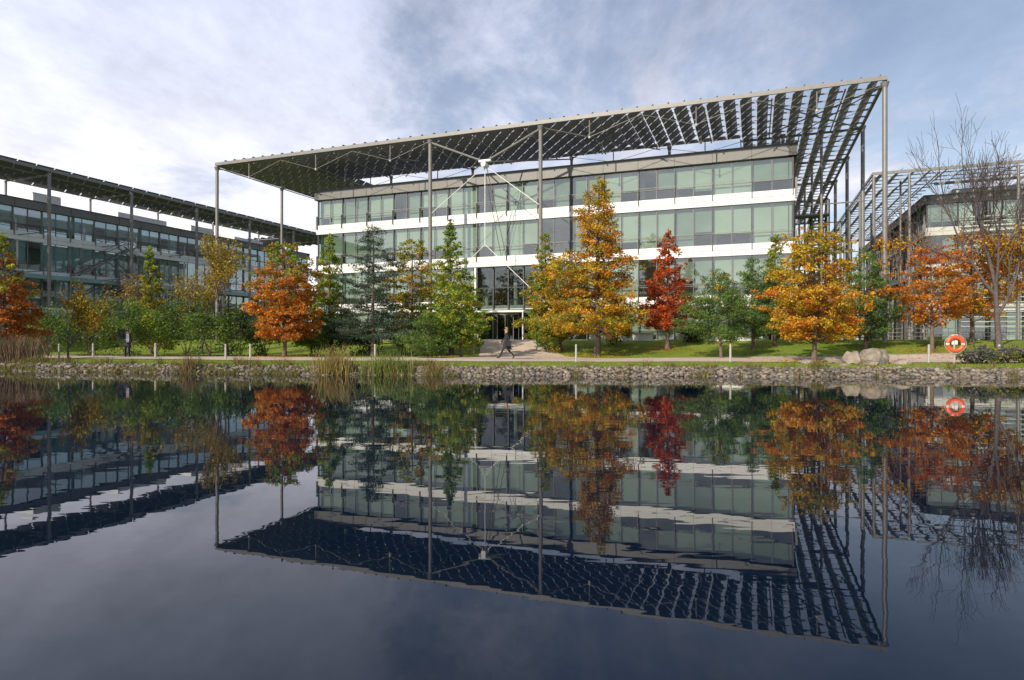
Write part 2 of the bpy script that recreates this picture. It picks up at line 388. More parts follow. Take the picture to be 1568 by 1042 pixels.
mb=MB(); lb=empty('office_building',(C.x,C.y,0),ROT)
XC=-76.0
canopy(mb,XC-50,XC,-50,46,7,19.1,1.5,1.8)
fr=((XC-5,-46),(0,1),(1,0))
facade(mb,fr,88,30,0.6,ZL,ZT,glass='window_panes|glass_teal',blindp=.85,mull='steel',bl=('blind_l','blind'))
fr=((XC-46,-46),(1,0),(0,-1)); facade(mb,fr,41,14,0.6,ZL,ZT,glass='window_panes|glass_teal',blindp=.4)
fr=((XC-5,42),(-1,0),(0,1)); facade(mb,fr,41,14,0.6,ZL,ZT,glass='window_panes|glass_teal',blindp=.4)
for z in ZL: mb.box('floor_slabs|slab',XC-45.5,XC-5.4,-45.5,41.5,z-.42,z)
mb.box('roof_slab|roof',XC-45.5,XC-5.4,-45.5,41.5,ZT-.9,ZT-.25)
mb.box('base_slab|stonepave',XC-46,XC-4.8,-46,42,0,.7)
mb.box('core_walls|core',XC-38,XC-12,-38,36,.8,ZT-.95)
for y,l,h in ((-12,5,.9),(-2,3,1.3),(8,7,1.0),(19,4,1.2),(27,6,.8)):
    mb.box('roof_plant|white',XC-10,XC-6.5,y,y+l,ZT-.2,ZT+h)
for k in range(-5,6):
    y=k*9.25-4.5
    mb.tube('columns|steel',(XC,y,0.1),(XC,y,18.8),.17,n=12)
    mb.tube('columns|steel',(XC-6.9,y,ZT-.3),(XC-6.9,y,18.8),.12,n=8)
    mb.tube('beams|steel',(XC,y,18.6),(XC-7,y,18.6),.1,n=6)
    for z in ZL: mb.tube('ties|steel',(XC,y,z),(XC-5,y,z),.05,n=6)
for z in (4.75,8.75):
    mb.box('access_decks|teal',XC-4.8,XC-3.6,-45,41,z-.55,z-.1)
for (ya,yb_) in ((0,7),(12,5.5)):
  for zi,z in enumerate([0.7,4.75,8.75]):
    z2=[4.75,8.75,12.75][zi]
    if ya==12: z,z2=z2-4,z2
    for xx in (XC-3.4,XC-2.2):
        mb.tube('stair_stringers|steel',(xx,ya,z),(xx,yb_,z2),.09,n=5); mb.tube('stair_rails|steel',(xx,ya,z+1.1),(xx,yb_,z2+1.1),.035,n=5)
    if ya==0:
        for st in range(16):
            f0=st/16; mb.box('stair_treads|steel',XC-3.4,XC-2.2,f0*7,f0*7+.3,z+(z2-z)*f0,z+(z2-z)*f0+.05)
mb.build(lb)

mb=MB(); rb=empty('office_building',(C.x,C.y,0),ROT)
X0,Y0=3.6,27.5
canopy(mb,X0,X0+52,Y0,Y0+50,7,19.1,1.5,1.8)
ZL2=[5.2,9.4,13.4]; ZT2=17.3
fr=((X0+5.8,Y0+4.6),(1,0),(0,-1)); facade(mb,fr,40,14,1.5,ZL2,ZT2,blindp=.7,band='cream')
fr=((X0+5.8,Y0+44.6),(0,-1),(-1,0)); facade(mb,fr,40,14,1.5,ZL2,ZT2,blindp=.6,band='cream')
for z in ZL2: mb.box('floor_slabs|slab',X0+6.2,X0+45,Y0+5,Y0+44,z-.42,z)
mb.box('roof_slab|roof',X0+6.2,X0+45,Y0+5,Y0+44,ZT2-.9,ZT2-.25)
mb.box('base_slab|stonepave',X0+5.5,X0+46,Y0+4.3,Y0+45,0,1.6)
mb.box('core_walls|core',X0+14,X0+40,Y0+13,Y0+38,1.7,ZT2-.95)
for k in range(24):
    z=3.0+k*.5
    mb.box('brise_soleil|cream',X0+8.6,X0+30,Y0+3.4,Y0+3.75,z,z+.06)
for k in range(8): mb.tube('brise_soleil_posts|steel',(X0+8.7+k*3,Y0+3.6,1.2),(X0+8.7+k*3,Y0+3.6,15),.05,n=6)
mb.box('roof_plant|cream',X0+9,X0+16,Y0+8,Y0+14,ZT2-.2,ZT2+1.2)
for k in range(6):
    mb.tube('columns|steel',(X0,Y0+k*9.25,.2),(X0,Y0+k*9.25,18.8),.16,n=12)
    mb.tube('columns|steel',(X0+3,Y0+k*9.25+3,.2),(X0+3,Y0+k*9.25+3,18.8),.1,n=8)
    mb.tube('columns|steel',(X0+(k+.35)*9.25,Y0,.2),(X0+(k+.35)*9.25,Y0,18.8),.14,n=12)
mb.build(rb)

# ------------------------------------------------------------ trees
class TB:
    def __init__(s): s.v=[];s.q=[];s.lv=[];s.lc=[];s.nv=0
    def tube(s,pts,rs,n=6):
        base=s.nv
        P=np.array(pts,dtype=float); k=len(P)
        d=np.gradient(P,axis=0); d/=np.linalg.norm(d,axis=1)[:,None]+1e-9
        up=np.where(np.abs(d[:,2:3])<.9,np.array([[0,0,1.]]),np.array([[1.,0,0]]))
        e=np.cross(d,up); e/=np.linalg.norm(e,axis=1)[:,None]+1e-9; g=np.cross(d,e)
        th=np.arange(n)*2*np.pi/n
        R=np.array(rs)[:,None,None]
        V=P[:,None,:]+R*(e[:,None,:]*np.cos(th)[None,:,None]+g[:,None,:]*np.sin(th)[None,:,None])
        s.v.append(V.reshape(-1,3)); s.nv+=k*n
        i,j=np.meshgrid(np.arange(k-1),np.arange(n),indexing='ij'); j2=(j+1)%n
        s.q.append(np.stack([base+i*n+j,base+i*n+j2,base+(i+1)*n+j2,base+(i+1)*n+j],-1).reshape(-1,4))
    def leaves(s,cent,size,cols,flat=0.0,asp=.7):
        n=len(cent)
        a=rng.normal(size=(n,3)); a[:,2]*=(1-flat); a/=np.linalg.norm(a,axis=1)[:,None]
        b=rng.normal(size=(n,3)); b[:,2]*=(1-flat); b-=a*(a*b).sum(1)[:,None]; b/=np.linalg.norm(b,axis=1)[:,None]
        sz=size*rng.uniform(.6,1.4,n)[:,None]
        V=np.stack([cent-a*sz*.5,cent+b*sz*.5*asp,cent+a*sz*.5,cent-b*sz*.5*asp],1).reshape(-1,3)
        s.lv.append(V); s.lc.append(np.repeat(cols,4,axis=0))
    def build(s,name,loc,bark):
        bv=np.concatenate(s.v) if s.v else np.zeros((0,3)); 
        q=[np.concatenate(s.q)] if s.q else []
        nb=len(bv); nq=len(q[0]) if q else 0
        cols=[np.full((nb,3),.1)]
        V=[bv]
        if s.lv:
            L=np.concatenate(s.lv); V.append(L); cols.append(np.concatenate(s.lc))
            q.append(np.arange(nb,nb+len(L)).reshape(-1,4))
        mi=np.concatenate([np.zeros(nq),np.ones(sum(len(a) for a in q)-nq)])
        o=mesh_np(name,np.concatenate(V),q,[bark,M['leaf']],mi,np.concatenate(cols)); o.location=loc; return o
def pal(colors,t,n):
    i=min(len(colors)-1,int(t*len(colors)))
    c=np.array(colors[i][rng.integers(len(colors[i]))])
    return c
ORANGE=[(0.60,0.23,0.025),(0.54,0.25,0.03),(0.47,0.17,0.02)]
RUST=[(0.46,0.16,0.028),(0.36,0.125,0.024),(0.52,0.19,0.03)]
RED=[(0.50,0.10,0.025),(0.42,0.075,0.022),(0.55,0.14,0.03)]
YEL=[(0.57,0.37,0.028),(0.47,0.33,0.03),(0.60,0.33,0.022)]
OLIVE=[(0.29,0.28,0.033),(0.23,0.24,0.03),(0.36,0.29,0.033)]
YGREEN=[(0.25,0.34,0.035),(0.34,0.37,0.04),(0.18,0.27,0.03)]
GREEN=[(0.11,0.19,0.03),(0.15,0.23,0.035),(0.085,0.15,0.028)]
DARK=[(0.055,0.09,0.025),(0.075,0.12,0.03),(0.045,0.075,0.022)]
PINE=[(0.13,0.21,0.045),(0.16,0.25,0.05),(0.085,0.15,0.038)]
CEDAR=[(0.08,0.12,0.078),(0.06,0.095,0.062),(0.11,0.155,0.105)]
def tree(name,x,y,H,R,kind,colors,n=11000,size=.15,base=.2,nbr=60,cr=.34,bark='bark',lean=0.0,inner=.3):
    n=int(n*1.5); size*=.82
    nbr=int(nbr*1.25); cr*=.82
    T=TB(); zb=H*base
    k=12; tz=np.linspace(-.2,H*.97,k)
    wob=np.cumsum(rng.normal(0,.035*H/10,(k,2)),axis=0); wob[0]=0
    trk=np.column_stack([wob[:,0]+lean*tz/H,wob[:,1],tz]); r0=.016*H+.02
    T.tube(trk,r0*(1-np.linspace(0,.93,k))*np.where(np.arange(k)==0,1.4,1),8)
    def tp(z): return np.array([np.interp(z,tz,trk[:,0]),np.interp(z,tz,trk[:,1]),z])
    clumps=[]
    amp=rng.uniform(.76,1.24,8)
    for i in range(nbr):
        t=(i+rng.uniform(0,1))/nbr
        if kind=='cone': prof=(1-t)**.8*min(1,.72+t*1.6); el=rng.uniform(5,40)
        elif kind=='egg': prof=math.sqrt(max(0,1-((t-.35)/.68)**2)) if t>.35 else .7+.3*(t/.35); el=rng.uniform(10,50)
        elif kind=='tall': prof=(1-t)**.62*min(1,.8+t)*(1+.18*math.sin(t*17)); el=rng.uniform(5,45)
        elif kind=='round': prof=math.sqrt(max(0.02,1-(2*t-1)**2*.85)); el=rng.uniform(0,50)
        elif kind=='cedar': prof=(1-t)**.65*(.55+.45*rng.random())+.05; el=rng.uniform(-5,22)
        elif kind=='pine': prof=(1-t)**.5*min(1,.5+t*2); el=rng.uniform(10,45)
        az=i*2.39996+rng.uniform(-.5,.5)
        ln=R*prof*rng.uniform(.5,1.18)*amp[int((az%(2*math.pi))/(2*math.pi)*8)%8]+.12
        z=zb+t*(H*.95-zb); 
        el=math.radians(el); rise=math.tan(el)*ln*(.5 if kind!='cedar' else .3)
        z0=max(zb*.7,z-rise); p0=tp(z0)
        d=np.array([math.cos(az),math.sin(az),0])
        droop=-.12*ln if kind in('cone','egg','round','tall') else 0
        p1=p0+d*ln*.55+np.array([0,0,rise*.6]); p2=p0+d*ln+np.array([0,0,rise+droop])
        rb=max(.012,r0*.28*(1-t)*min(1,ln))
        T.tube([p0,p1,p2],[rb,rb*.6,.006],4)
        nc=max(2,int(ln/.34)+1)
        for c in range(nc):
            f=inner+(1-inner)*(c+.5)/nc*1.05
            pc=(p0*(1-f)**2+2*p1*f*(1-f)+p2*f*f) if f<1 else p2
            side=np.cross(d,[0,0,1])*rng.normal(0,.16*ln)
            rr=cr*rng.uniform(.45,1.3)*(1-.35*t)
            tt=min(.999,max(0,(z-zb)/(H-zb)+rng.normal(0,.10)))
            clumps.append((pc+side+np.array([0,0,rng.normal(0,.1)]),rr,pal(colors,tt,1)*rng.uniform(.7,1.25)))
    tot=sum(c[1]**2 for c in clumps)
    fl={'cedar':.32,'pine':.6}.get(kind,.62)
    for pc,rr,col in clumps:
        m=max(4,int(n*rr**2/tot))
        u=rng.normal(size=(m,3)); u/=np.linalg.norm(u,axis=1)[:,None]; u*=(rng.random(m)**.5)[:,None]*rr*(1.25+.5*(rng.random((m,1))**5))
        u[:,2]*=fl
        cc=col[None,:]*rng.uniform(.7,1.3,(m,1))*rng.uniform(.9,1.1,(m,3))
        T.leaves(pc+u,size,cc,flat=.25 if kind!='pine' else 0,asp=.7 if kind not in('pine','cedar') else .3)
    return T.build(name,(x,y,float(zt(x,y))-.03),M[bark])
def bare(name,x,y,H,spread,depth=5,leafcol=None,nleaf=0,bark='bark_grey',r=None,leafz=.55,first=.28,lsize=.13,rmin=.004,tap=.45,sparse=False):
    T=TB(); tips=[]
    def br(p,d,ln,r_,dep):
        k=4; pts=[p]; dd=d.copy()
        for i in range(k-1):
            dd=dd+rng.normal(0,.07,3)+np.array([0,0,.03]); dd/=np.linalg.norm(dd); pts.append(pts[-1]+dd*ln/(k-1))
        T.tube(pts,np.maximum(np.linspace(r_,r_*.6,k),rmin),7 if dep>=depth-1 else (4 if dep>1 else 3))
        for q in pts[1:]: tips.append((q,dep))
        if dep<=0: return
        nc=(4 if dep>=depth-1 else 3) if sparse else (rng.integers(3,5) if dep>1 else 4)
        for c in range(nc):
            f=rng.uniform(.35,1.0) if c else 1.0
            idx=f*(k-1); i0=int(min(k-2,idx)); q=pts[i0]*(1-(idx-i0))+pts[i0+1]*(idx-i0)
            ang=rng.uniform(.35,.85)*spread if c else rng.uniform(.05,.3)
            ax=rng.normal(size=3); ax-=dd*ax.dot(dd); ax/=np.linalg.norm(ax)
            nd=dd*math.cos(ang)+ax*math.sin(ang); nd[2]+=.08; nd/=np.linalg.norm(nd)
            br(q,nd,ln*rng.uniform(.62,.85),r_*(.66 if c==0 else tap),dep-1)
    r=r or .014*H
    br(np.array([0,0,-.2]),np.array([0,0,1.]),H*first,r,depth)
    P=np.array([t_[0] for t_ in tips]); sc_=H/P[:,2].max()
    T.v=[a*np.array([1,1,sc_]) for a in T.v]
    if nleaf:
        cand=np.array([t_[0] for t_ in tips if t_[1]<=2])*np.array([1,1,sc_])
        cand=cand[cand[:,2]<H*leafz]
        if len(cand):
            pick=cand[rng.integers(len(cand),size=nleaf)]+rng.normal(0,.16,(nleaf,3))
            pc=np.array(leafcol)[rng.integers(len(leafcol),size=nleaf)]*rng.uniform(.6,1.3,(nleaf,1))
            T.leaves(pick,lsize,pc,.2)
    return T.build(name,(x,y,float(zt(x,y))-.03),M[bark])

tree('dawn_redwood_tree',-28.8,36,7.4,2.2,'cone',[RUST,RUST,RUST+OLIVE,YGREEN+OLIVE],12000,base=.12)
bare('birch_tree',-26.6,38,4.9,1.1,4,YEL+OLIVE,2600,leafz=.95)
tree('dawn_redwood_tree',-28.5,50,8.8,1.8,'cone',[OLIVE,OLIVE,YGREEN+GREEN],9000,base=.1)
bare('birch_tree',-21.5,48,9.4,.9,5,YEL+OLIVE,6500,leafz=.98)
bare('bare_tree',-25,51,8.6,.9,5,RUST,500,leafz=.9)
bare('bare_tree',-31.5,52,7.6,.9,5,YEL,900,leafz=.9)
tree('dawn_redwood_tree',-15.1,42,8.1,2.75,'egg',[RUST+ORANGE,ORANGE,ORANGE,ORANGE+OLIVE,OLIVE+YGREEN],20000,base=.17,nbr=90)
tree('dawn_redwood_tree',-13.4,47,9.4,1.9,'cone',[YGREEN,YGREEN+OLIVE,YGREEN],11000,base=.12)
tree('cedar_tree',-9.4,43,9.4,3.3,'cedar',[CEDAR],20000,size=.18,base=.1,nbr=56,cr=.54)
tree('dawn_redwood_tree',-7.7,48.5,9.2,2.3,'egg',[OLIVE,OLIVE+YEL,OLIVE],12000,base=.2)
tree('dawn_redwood_tree',-4.4,46,10.2,2.6,'cone',[YGREEN,YGREEN,YGREEN+GREEN],18000,base=.08,nbr=80)
tree('pine_tree',-5.1,38,2.9,1.7,'pine',[GREEN+PINE],6000,size=.15,base=.12,nbr=32,cr=.34)
tree('maple_tree',-3.2,40,5.2,1.8,'egg',[GREEN+YGREEN,YGREEN,YGREEN+OLIVE],8000,base=.22,nbr=44)
tree('dawn_redwood_tree',2.4,46.5,8.9,2.2,'cone',[OLIVE+YGREEN,YEL+YGREEN,OLIVE+YGREEN],13000,base=.12)
tree('dawn_redwood_tree',5.6,42,12.3,3.8,'tall',[YEL+OLIVE,YEL+ORANGE,YEL+OLIVE,YEL+ORANGE,YEL,OLIVE+YEL],30000,base=.15,nbr=110,cr=.44)
tree('dawn_redwood_tree',3.4,45,7.2,2.1,'egg',[OLIVE+YEL,YEL+OLIVE],8000,base=.2)
tree('maple_tree',10.8,44,8.7,2.2,'cone',[RED,RED,RED,RED+RUST],12000,base=.2)
tree('pine_tree',12.6,38,5.5,2.6,'pine',[PINE,PINE,PINE+OLIVE],13000,size=.18,base=.22,nbr=46,cr=.46)
tree('pine_tree',16.0,42,6.3,2.2,'pine',[PINE,PINE],10000,size=.18,base=.18,nbr=42,cr=.45)
tree('dawn_redwood_tree',15.5,32.6,7.4,2.3,'egg',[ORANGE+YEL,YEL+ORANGE,YEL+ORANGE,YEL+OLIVE,YEL+OLIVE],20000,size=.13,base=.18,nbr=80)
tree('dawn_redwood_tree',17.9,43,8.0,1.5,'cone',[YGREEN,YGREEN+OLIVE],8000,base=.12)
tree('pine_tree',22.3,40,6.6,2.1,'pine',[DARK+PINE,PINE],12000,size=.18,base=.12,nbr=48,cr=.44)
tree('maple_tree',25.2,38,6.8,2.5,'round',[ORANGE,ORANGE,RED+ORANGE],7000,base=.28,nbr=50,cr=.32)
bare('plane_tree',27.7,36,14.3,1.05,6,ORANGE+YEL,6000,leafz=.48,r=.18,first=.23,rmin=.008,tap=.5,sparse=True)
tree('maple_tree',29.0,40,7.6,2.9,'round',[ORANGE+YEL,ORANGE,ORANGE+RUST],8000,base=.25,nbr=60)
bare('bare_tree',31,50,10.5,.9,5,RUST,700,leafz=.9)
def shrub(name,x,y,H,R,cols,n=3500,size=.14):
    T=TB()
    for i in range(6):
        a=rng.uniform(0,6.28); T.tube([[0,0,0],[math.cos(a)*R*.3,math.sin(a)*R*.3,H*.4],[math.cos(a)*R*.6,math.sin(a)*R*.6,H*.75]],[.03,.02,.008],4)
    nc=34
    for c in range(nc):
        u=rng.normal(size=3); u/=np.linalg.norm(u); u[2]=abs(u[2]) if rng.random()<.75 else u[2]
        p=np.array([u[0]*R*.75,u[1]*R*.75,H*.45+u[2]*H*.42])*rng.uniform(.75,1.1)
        p[2]=max(.15,p[2]); m=n//nc; rr=R*rng.uniform(.22,.42)
        w_=rng.normal(size=(m,3)); w_/=np.linalg.norm(w_,axis=1)[:,None]; w_*=(rng.random(m)**.4)[:,None]*rr
        q=p+w_; q[:,2]=np.maximum(q[:,2],.03)
        col=np.array(cols[rng.integers(len(cols))])*rng.uniform(.7,1.3)
        T.leaves(q,size,col[None,:]*rng.uniform(.6,1.4,(m,1)),.1)
    return T.build(name,(x,y,float(zt(x,y))-.03),M['bark'])
for x,y,H,R,c in ((-31.5,43,3.4,2.0,GREEN),(-29,43.5,3.8,2.1,GREEN+OLIVE),(-26.5,43.5,4.0,2.2,GREEN),(-24.3,43.2,3.7,2.0,GREEN+YGREEN),(-22.4,43.6,4.2,2.1,DARK+GREEN),
    (-20.4,42.8,3.5,1.9,GREEN),(-18.7,43.5,3.3,1.8,GREEN+DARK),(-17.3,44.5,2.9,1.7,DARK),(-34.5,44,3.2,2.2,DARK),(-12.3,46,3.0,1.6,DARK+GREEN),
    (-10.8,45.5,2.4,1.5,DARK),(-7.2,46.5,2.6,1.5,DARK+GREEN),(-5.6,45,2.0,1.2,GREEN),(2.6,44.6,2.2,1.2,GREEN+OLIVE),(-14.5,45.6,2.0,1.4,GREEN),
    (21.5,43,1.6,1.4,DARK),(13.5,47.6,1.3,1.2,DARK),(7.8,47.3,2.2,1.3,DARK+OLIVE)):
    shrub('laurel_shrub',x,y,H,R,c,4800,.12)
LAV=[(0.16,0.17,0.12),(0.13,0.15,0.10),(0.19,0.18,0.16)]
for x,y,H,R in ((22.2,31.2,.75,.9),(23.7,31.5,.7,.9),(25.2,31.3,.8,1.0),(26.8,31,.7,1.0),(28.4,31.4,.8,1.0)):
    shrub('lavender_bush',x,y-1.1,H,R,LAV+OLIVE[:1],2600,.10)
T=TB(); N=22000
xx=rng.uniform(-170,190,N); yy=rng.uniform(128,140,N)
top=9+3*np.sin(xx*.13)+2*np.sin(xx*.31+1)+1.5*np.sin(xx*.9)
zz=rng.random(N)**.8*top
pc=np.array(OLIVE+GREEN+RUST)[rng.integers(9,size=N)]*rng.uniform(.5,.9,(N,1))
T.leaves(np.column_stack([xx,yy,zz]),1.4,pc,0)
for x_ in np.arange(-168,188,6.0): T.tube([[x_,134,0],[x_,134,8]],[.25,.1],5)
T.build('distant_tree_line',(0,0,1.2),M['bark'])

# ------------------------------------------------------------ bank rocks
bm=bmesh.new(); bmesh.ops.create_icosphere(bm,subdivisions=1,radius=1)
iv=np.array([v.co[:] for v in bm.verts]); ifc=np.array([[v.index for v in f.verts] for f in bm.faces]); bm.free()
N=8000
x_=rng.uniform(-34,34,N); of=rng.uniform(-.12,1.0,N)
keep=(x_>-5)|(rng.random(N)<.6); x_=x_[keep]; of=of[keep]; N=len(x_)
y_=bank_y(x_)+of; z_=zt(x_,y_)+rng.uniform(-.02,.04,N)
sc3=rng.uniform(.045,.11,(N,1))*np.array([[1.25,1,.75]])*rng.uniform(.75,1.25,(N,3))
an=rng.uniform(0,6.28,N); ca,sa=np.cos(an),np.sin(an)
L=iv[None]*sc3[:,None,:]*rng.uniform(.82,1.15,(N,len(iv),1))
Vx=L[:,:,0]*ca[:,None]-L[:,:,1]*sa[:,None]; Vy=L[:,:,0]*sa[:,None]+L[:,:,1]*ca[:,None]
V=np.stack([Vx+x_[:,None],Vy+y_[:,None],L[:,:,2]+z_[:,None]],-1).reshape(-1,3)
Fs=(ifc[None]+(np.arange(N)*len(iv))[:,None,None]).reshape(-1,3)
rc=np.array([(.24,.20,.16),(.17,.15,.125),(.30,.26,.21),(.11,.10,.085),(.22,.17,.12)])[rng.integers(5,size=N)]*rng.uniform(.6,1.15,(N,1))
m,nt,out=new_mat('bank_stone'); b=nt.nodes.new('ShaderNodeBsdfPrincipled'); b.inputs['Roughness'].default_value=.85
at=nt.nodes.new('ShaderNodeAttribute'); at.attribute_name='Col'; nt.links.new(at.outputs['Color'],b.inputs['Base Color']); nt.links.new(b.outputs[0],out.inputs['Surface'])
mesh_np('rock_bank',V,[Fs],[m],cols=np.repeat(rc,len(iv),axis=0))
M['boulder']=pbr('boulder_stone',(.27,.225,.175),.85,0,.4,1.8,.06,5)
def boulder(x,y,r,sx,sz):
    bm=bmesh.new(); bmesh.ops.create_icosphere(bm,subdivisions=4,radius=1)
    from mathutils import noise
    o=Vector((x*3,y*5,r*9))
    for v in bm.verts:
        q=v.co.copy()
        n_=noise.noise(q*1.1+o)*.5+noise.noise(q*2.7+o)*.2+noise.noise(q*7+o)*.06
        q=q*(1+n_)
        for pl in range(5):
            d=Vector((math.sin(pl*2.1+x),math.cos(pl*1.7+y),.5+.4*math.sin(pl*3+r*7))).normalized()
            h=q.dot(d)-.72
            if h>0: q-=d*h*.85
        v.co=Vector((q.x*r*sx,q.y*r,q.z*r*sz))
    me=bpy.data.meshes.new('boulder'); bm.to_mesh(me); bm.free(); me.materials.append(M['boulder'])
    ob=bpy.data.objects.new('boulder',me); ob.location=(x,y,float(zt(x,y))+r*sz*.3); link(ob)
for a_ in ((15.6,31.0,.4,1.3,.6),(16.2,30.2,.52,1.0,1.0),(17.2,30.2,.65,1.25,.85),(18.3,29.8,.36,1.2,.6),(14.2,30.6,.3,1.4,.5),(16.7,29.4,.3,1.3,.5),(15.2,29.0,.18,1.4,.5)): boulder(*a_)

# ------------------------------------------------------------ grass & sedges
def blades(name,x,y,h,w,cols,lean=.35):
    n=len(x); z=zt(x,y)-.01
    a=rng.uniform(0,6.28,n); dx=np.cos(a)*w/2; dy=np.sin(a)*w/2
    l=rng.normal(0,lean,(n,2))*h[:,None]
    P0=np.column_stack([x-dx,y-dy,z]); P1=np.column_stack([x+dx,y+dy,z])
    Q0=np.column_stack([x-dx*.7+l[:,0]*.35,y-dy*.7+l[:,1]*.35,z+h*.6]); Q1=np.column_stack([x+dx*.7+l[:,0]*.35,y+dy*.7+l[:,1]*.35,z+h*.6])
    T_=np.column_stack([x+l[:,0],y+l[:,1],z+h])
    V=np.stack([P0,P1,Q1,Q0,T_],1).reshape(-1,3); i=np.arange(n)*5
    mesh_np(name,V,[np.stack([i,i+1,i+2,i+3],1),np.stack([i+3,i+2,i+4],1)],[M['leaf']],cols=np.repeat(cols,5,axis=0))
def gc(opts,n,lo=.7,hi=1.25): return np.array(opts)[rng.integers(len(opts),size=n)]*rng.uniform(lo,hi,(n,1))
GR=[(.22,.30,.035),(.27,.34,.04),(.17,.25,.025),(.33,.35,.07)]
n=42000; x=rng.uniform(-34,32,n); off=.85+rng.random(n)**1.3*3.5; y=bank_y(x)+off
blades('lawn_grass',x,y,rng.uniform(.03,.07,n)+.08*np.exp(-(off-1)*1.5)*rng.random(n),np.full(n,.018),gc(GR,n))
TUFT=[(.24,.20,.07),(.16,.17,.035),(.30,.23,.10),(.12,.16,.03)]
tx=[];ty=[];th=[]
for k in range(300):
    cx_=rng.uniform(-34,-3) if rng.random()<.8 else rng.uniform(-3,26); co=rng.choice([rng.uniform(-.15,.3),rng.uniform(.7,1.4)])
    m_=rng.integers(25,70); hh=rng.uniform(.15,.42)
    ax_=cx_+rng.normal(0,.16,m_); tx.append(ax_); ty.append(bank_y(ax_)+co+rng.normal(0,.1,m_)); th.append(hh*rng.uniform(.5,1.2,m_))
tx=np.concatenate(tx);ty=np.concatenate(ty);th=np.concatenate(th)
blades('sedge_grass',tx,ty,th,np.full(len(tx),.022),gc(TUFT,len(tx)),.4)
for cx_,m_,hh,co,sp_ in ((-8.1,380,1.25,[(.40,.30,.11),(.32,.23,.08),(.26,.23,.06)],.42),(-5.8,460,1.0,[(.16,.23,.04),(.22,.28,.06),(.32,.29,.11)],.5),(-15.6,160,.9,[(.26,.18,.08),(.22,.15,.07)],.22),(-3.5,150,.6,[(.26,.20,.07)],.3)):
    ax_=cx_+rng.normal(0,sp_,m_)
    blades('reed_clump',ax_,bank_y(ax_)+rng.uniform(-.1,.6,m_),hh*rng.uniform(.45,1.15,m_),np.full(m_,.028),gc(co,m_),.3)
ax_=-27.2+rng.normal(0,.8,1300)
blades('ornamental_grass',ax_,33.8+rng.uniform(0,1.3,1300),1.5*rng.uniform(.5,1.1,1300),np.full(1300,.03),gc([(.26,.18,.12),(.20,.13,.08),(.15,.13,.06)],1300),.25)
cx_=[];cy_=[];cc=[]
for (x0_,y0_,r_,pl,nn) in ((-15.1,42,3.2,ORANGE,900),(5.6,42,3.8,YEL,1200),(10.8,44,2.5,RED,500),(15.5,32.6,3.0,ORANGE+YEL,1000),(25.2,38,3,ORANGE,700),(28.5,36,4.5,ORANGE,1000),(-28,36,3,RUST,500),(-4,42,3,YEL,300)):
    a=rng.uniform(0,6.28,nn); rr=np.abs(rng.normal(0,r_*.6,nn)); cx_.append(x0_+np.cos(a)*rr); cy_.append(y0_+np.sin(a)*rr); cc.append(gc(pl,nn))
cx_=np.concatenate(cx_);cy_=np.concatenate(cy_);cc=np.concatenate(cc); T=TB()
T.leaves(np.column_stack([cx_,cy_,zt(cx_,cy_)+.05]),.085,cc,.85)
T.build('fallen_leaves',(0,0,0),M['bark'])

# ------------------------------------------------------------ street furniture
M['bollard']=pbr('bollard_paint',(.42,.40,.37),.5,0,.05)
M['red']=pbr('buoy_red',(.75,.10,.035),.4,0,.06)
M['lens']=pbr('lamp_lens',(.6,.6,.56),.2,0,.03)
M['rope']=pbr('rope',(.55,.5,.4),.9)
def bollard(x,y):
    mb=MB()
    mb.tube('b|bollard',(0,0,-.05),(0,0,.70),.055,.055,16); mb.tube('b|lens',(0,0,.70),(0,0,.84),.042,.042,16)
    for k in range(4): mb.tube('b|bollard',(0,0,.715+k*.032),(0,0,.728+k*.032),.058,.058,16)
    mb.tube('b|bollard',(0,0,.84),(0,0,.90),.06,.045,16); mb.tube('b|steel',(0,0,0),(0,0,.03),.09,.09,16)
    o=mb.joined('bollard_light'); o.location=(x,y,float(zt(x,y)))
for x,y in ((-7.2,33.3),(3.25,32.1),(11.0,31.9),(-17.0,37.6),(-15.7,38),(20.4,31.0),(-27.6,38.6),(-25.4,38.4),(24.0,31.2),(-21.5,38.2),(-2.8,46.5),(1.8,46)): bollard(x,y)
mb=MB(); lbx,lby=20.2,28.9
mb.tube('post|bollard',(0,0.06,-.1),(0,.06,1.32),.035,.035,12); mb.box('board|white',-.11,.13,.03,.055,.95,1.40)
R_,r_=.31,.085; ns,nr=32,10
for i in range(ns):
    k='ring|white' if (i%16)==12 else 'ring|red'
    v,f=mb.get(k); n0=len(v)
    for ii_ in (i,i+1):
        a=2*math.pi*(ii_-.5)/ns+math.pi/4
        for j in range(nr):
            b_=2*math.pi*j/nr; rr=R_+r_*math.cos(b_); v.append((rr*math.cos(a),-.07+r_*.8*math.sin(b_),.98+rr*math.sin(a)))
    for j in range(nr): f.append((n0+j,n0+(j+1)%nr,n0+nr+(j+1)%nr,n0+nr+j))
for q in range(4):
    for s_ in range(6):
        def rp(t_): 
            a=math.pi/4+q*math.pi/2+t_*math.pi/2; rr=R_+r_+.015+.03*math.sin(t_*math.pi); return (rr*math.cos(a),-.07,.98+rr*math.sin(a))
        mb.tube('rope|rope',rp(s_/6),rp((s_+1)/6),.009,n=5)
mb.box('hook|steel',-.03,.03,-.12,.03,1.36,1.39)
o=mb.joined('lifebuoy'); o.location=(lbx,lby,float(zt(lbx,lby))); o.rotation_euler=(0,0,-.25)
mb=MB(); rw=empty('terrace_wall',(C.x,C.y,0),ROT)
mb.box('wall|white',-20.5,-15.5,1.2,1.6,1.2,2.1); mb.box('wall|white',-12.5,-8.2,1.2,1.6,1.2,2.0); mb.box('coping|stonepave',-12.6,-8.1,1.1,1.7,2.0,2.06)
mb.box('coping|stonepave',-20.6,-15.4,1.1,1.7,2.1,2.16)
mb.build(rw)
mb=MB()
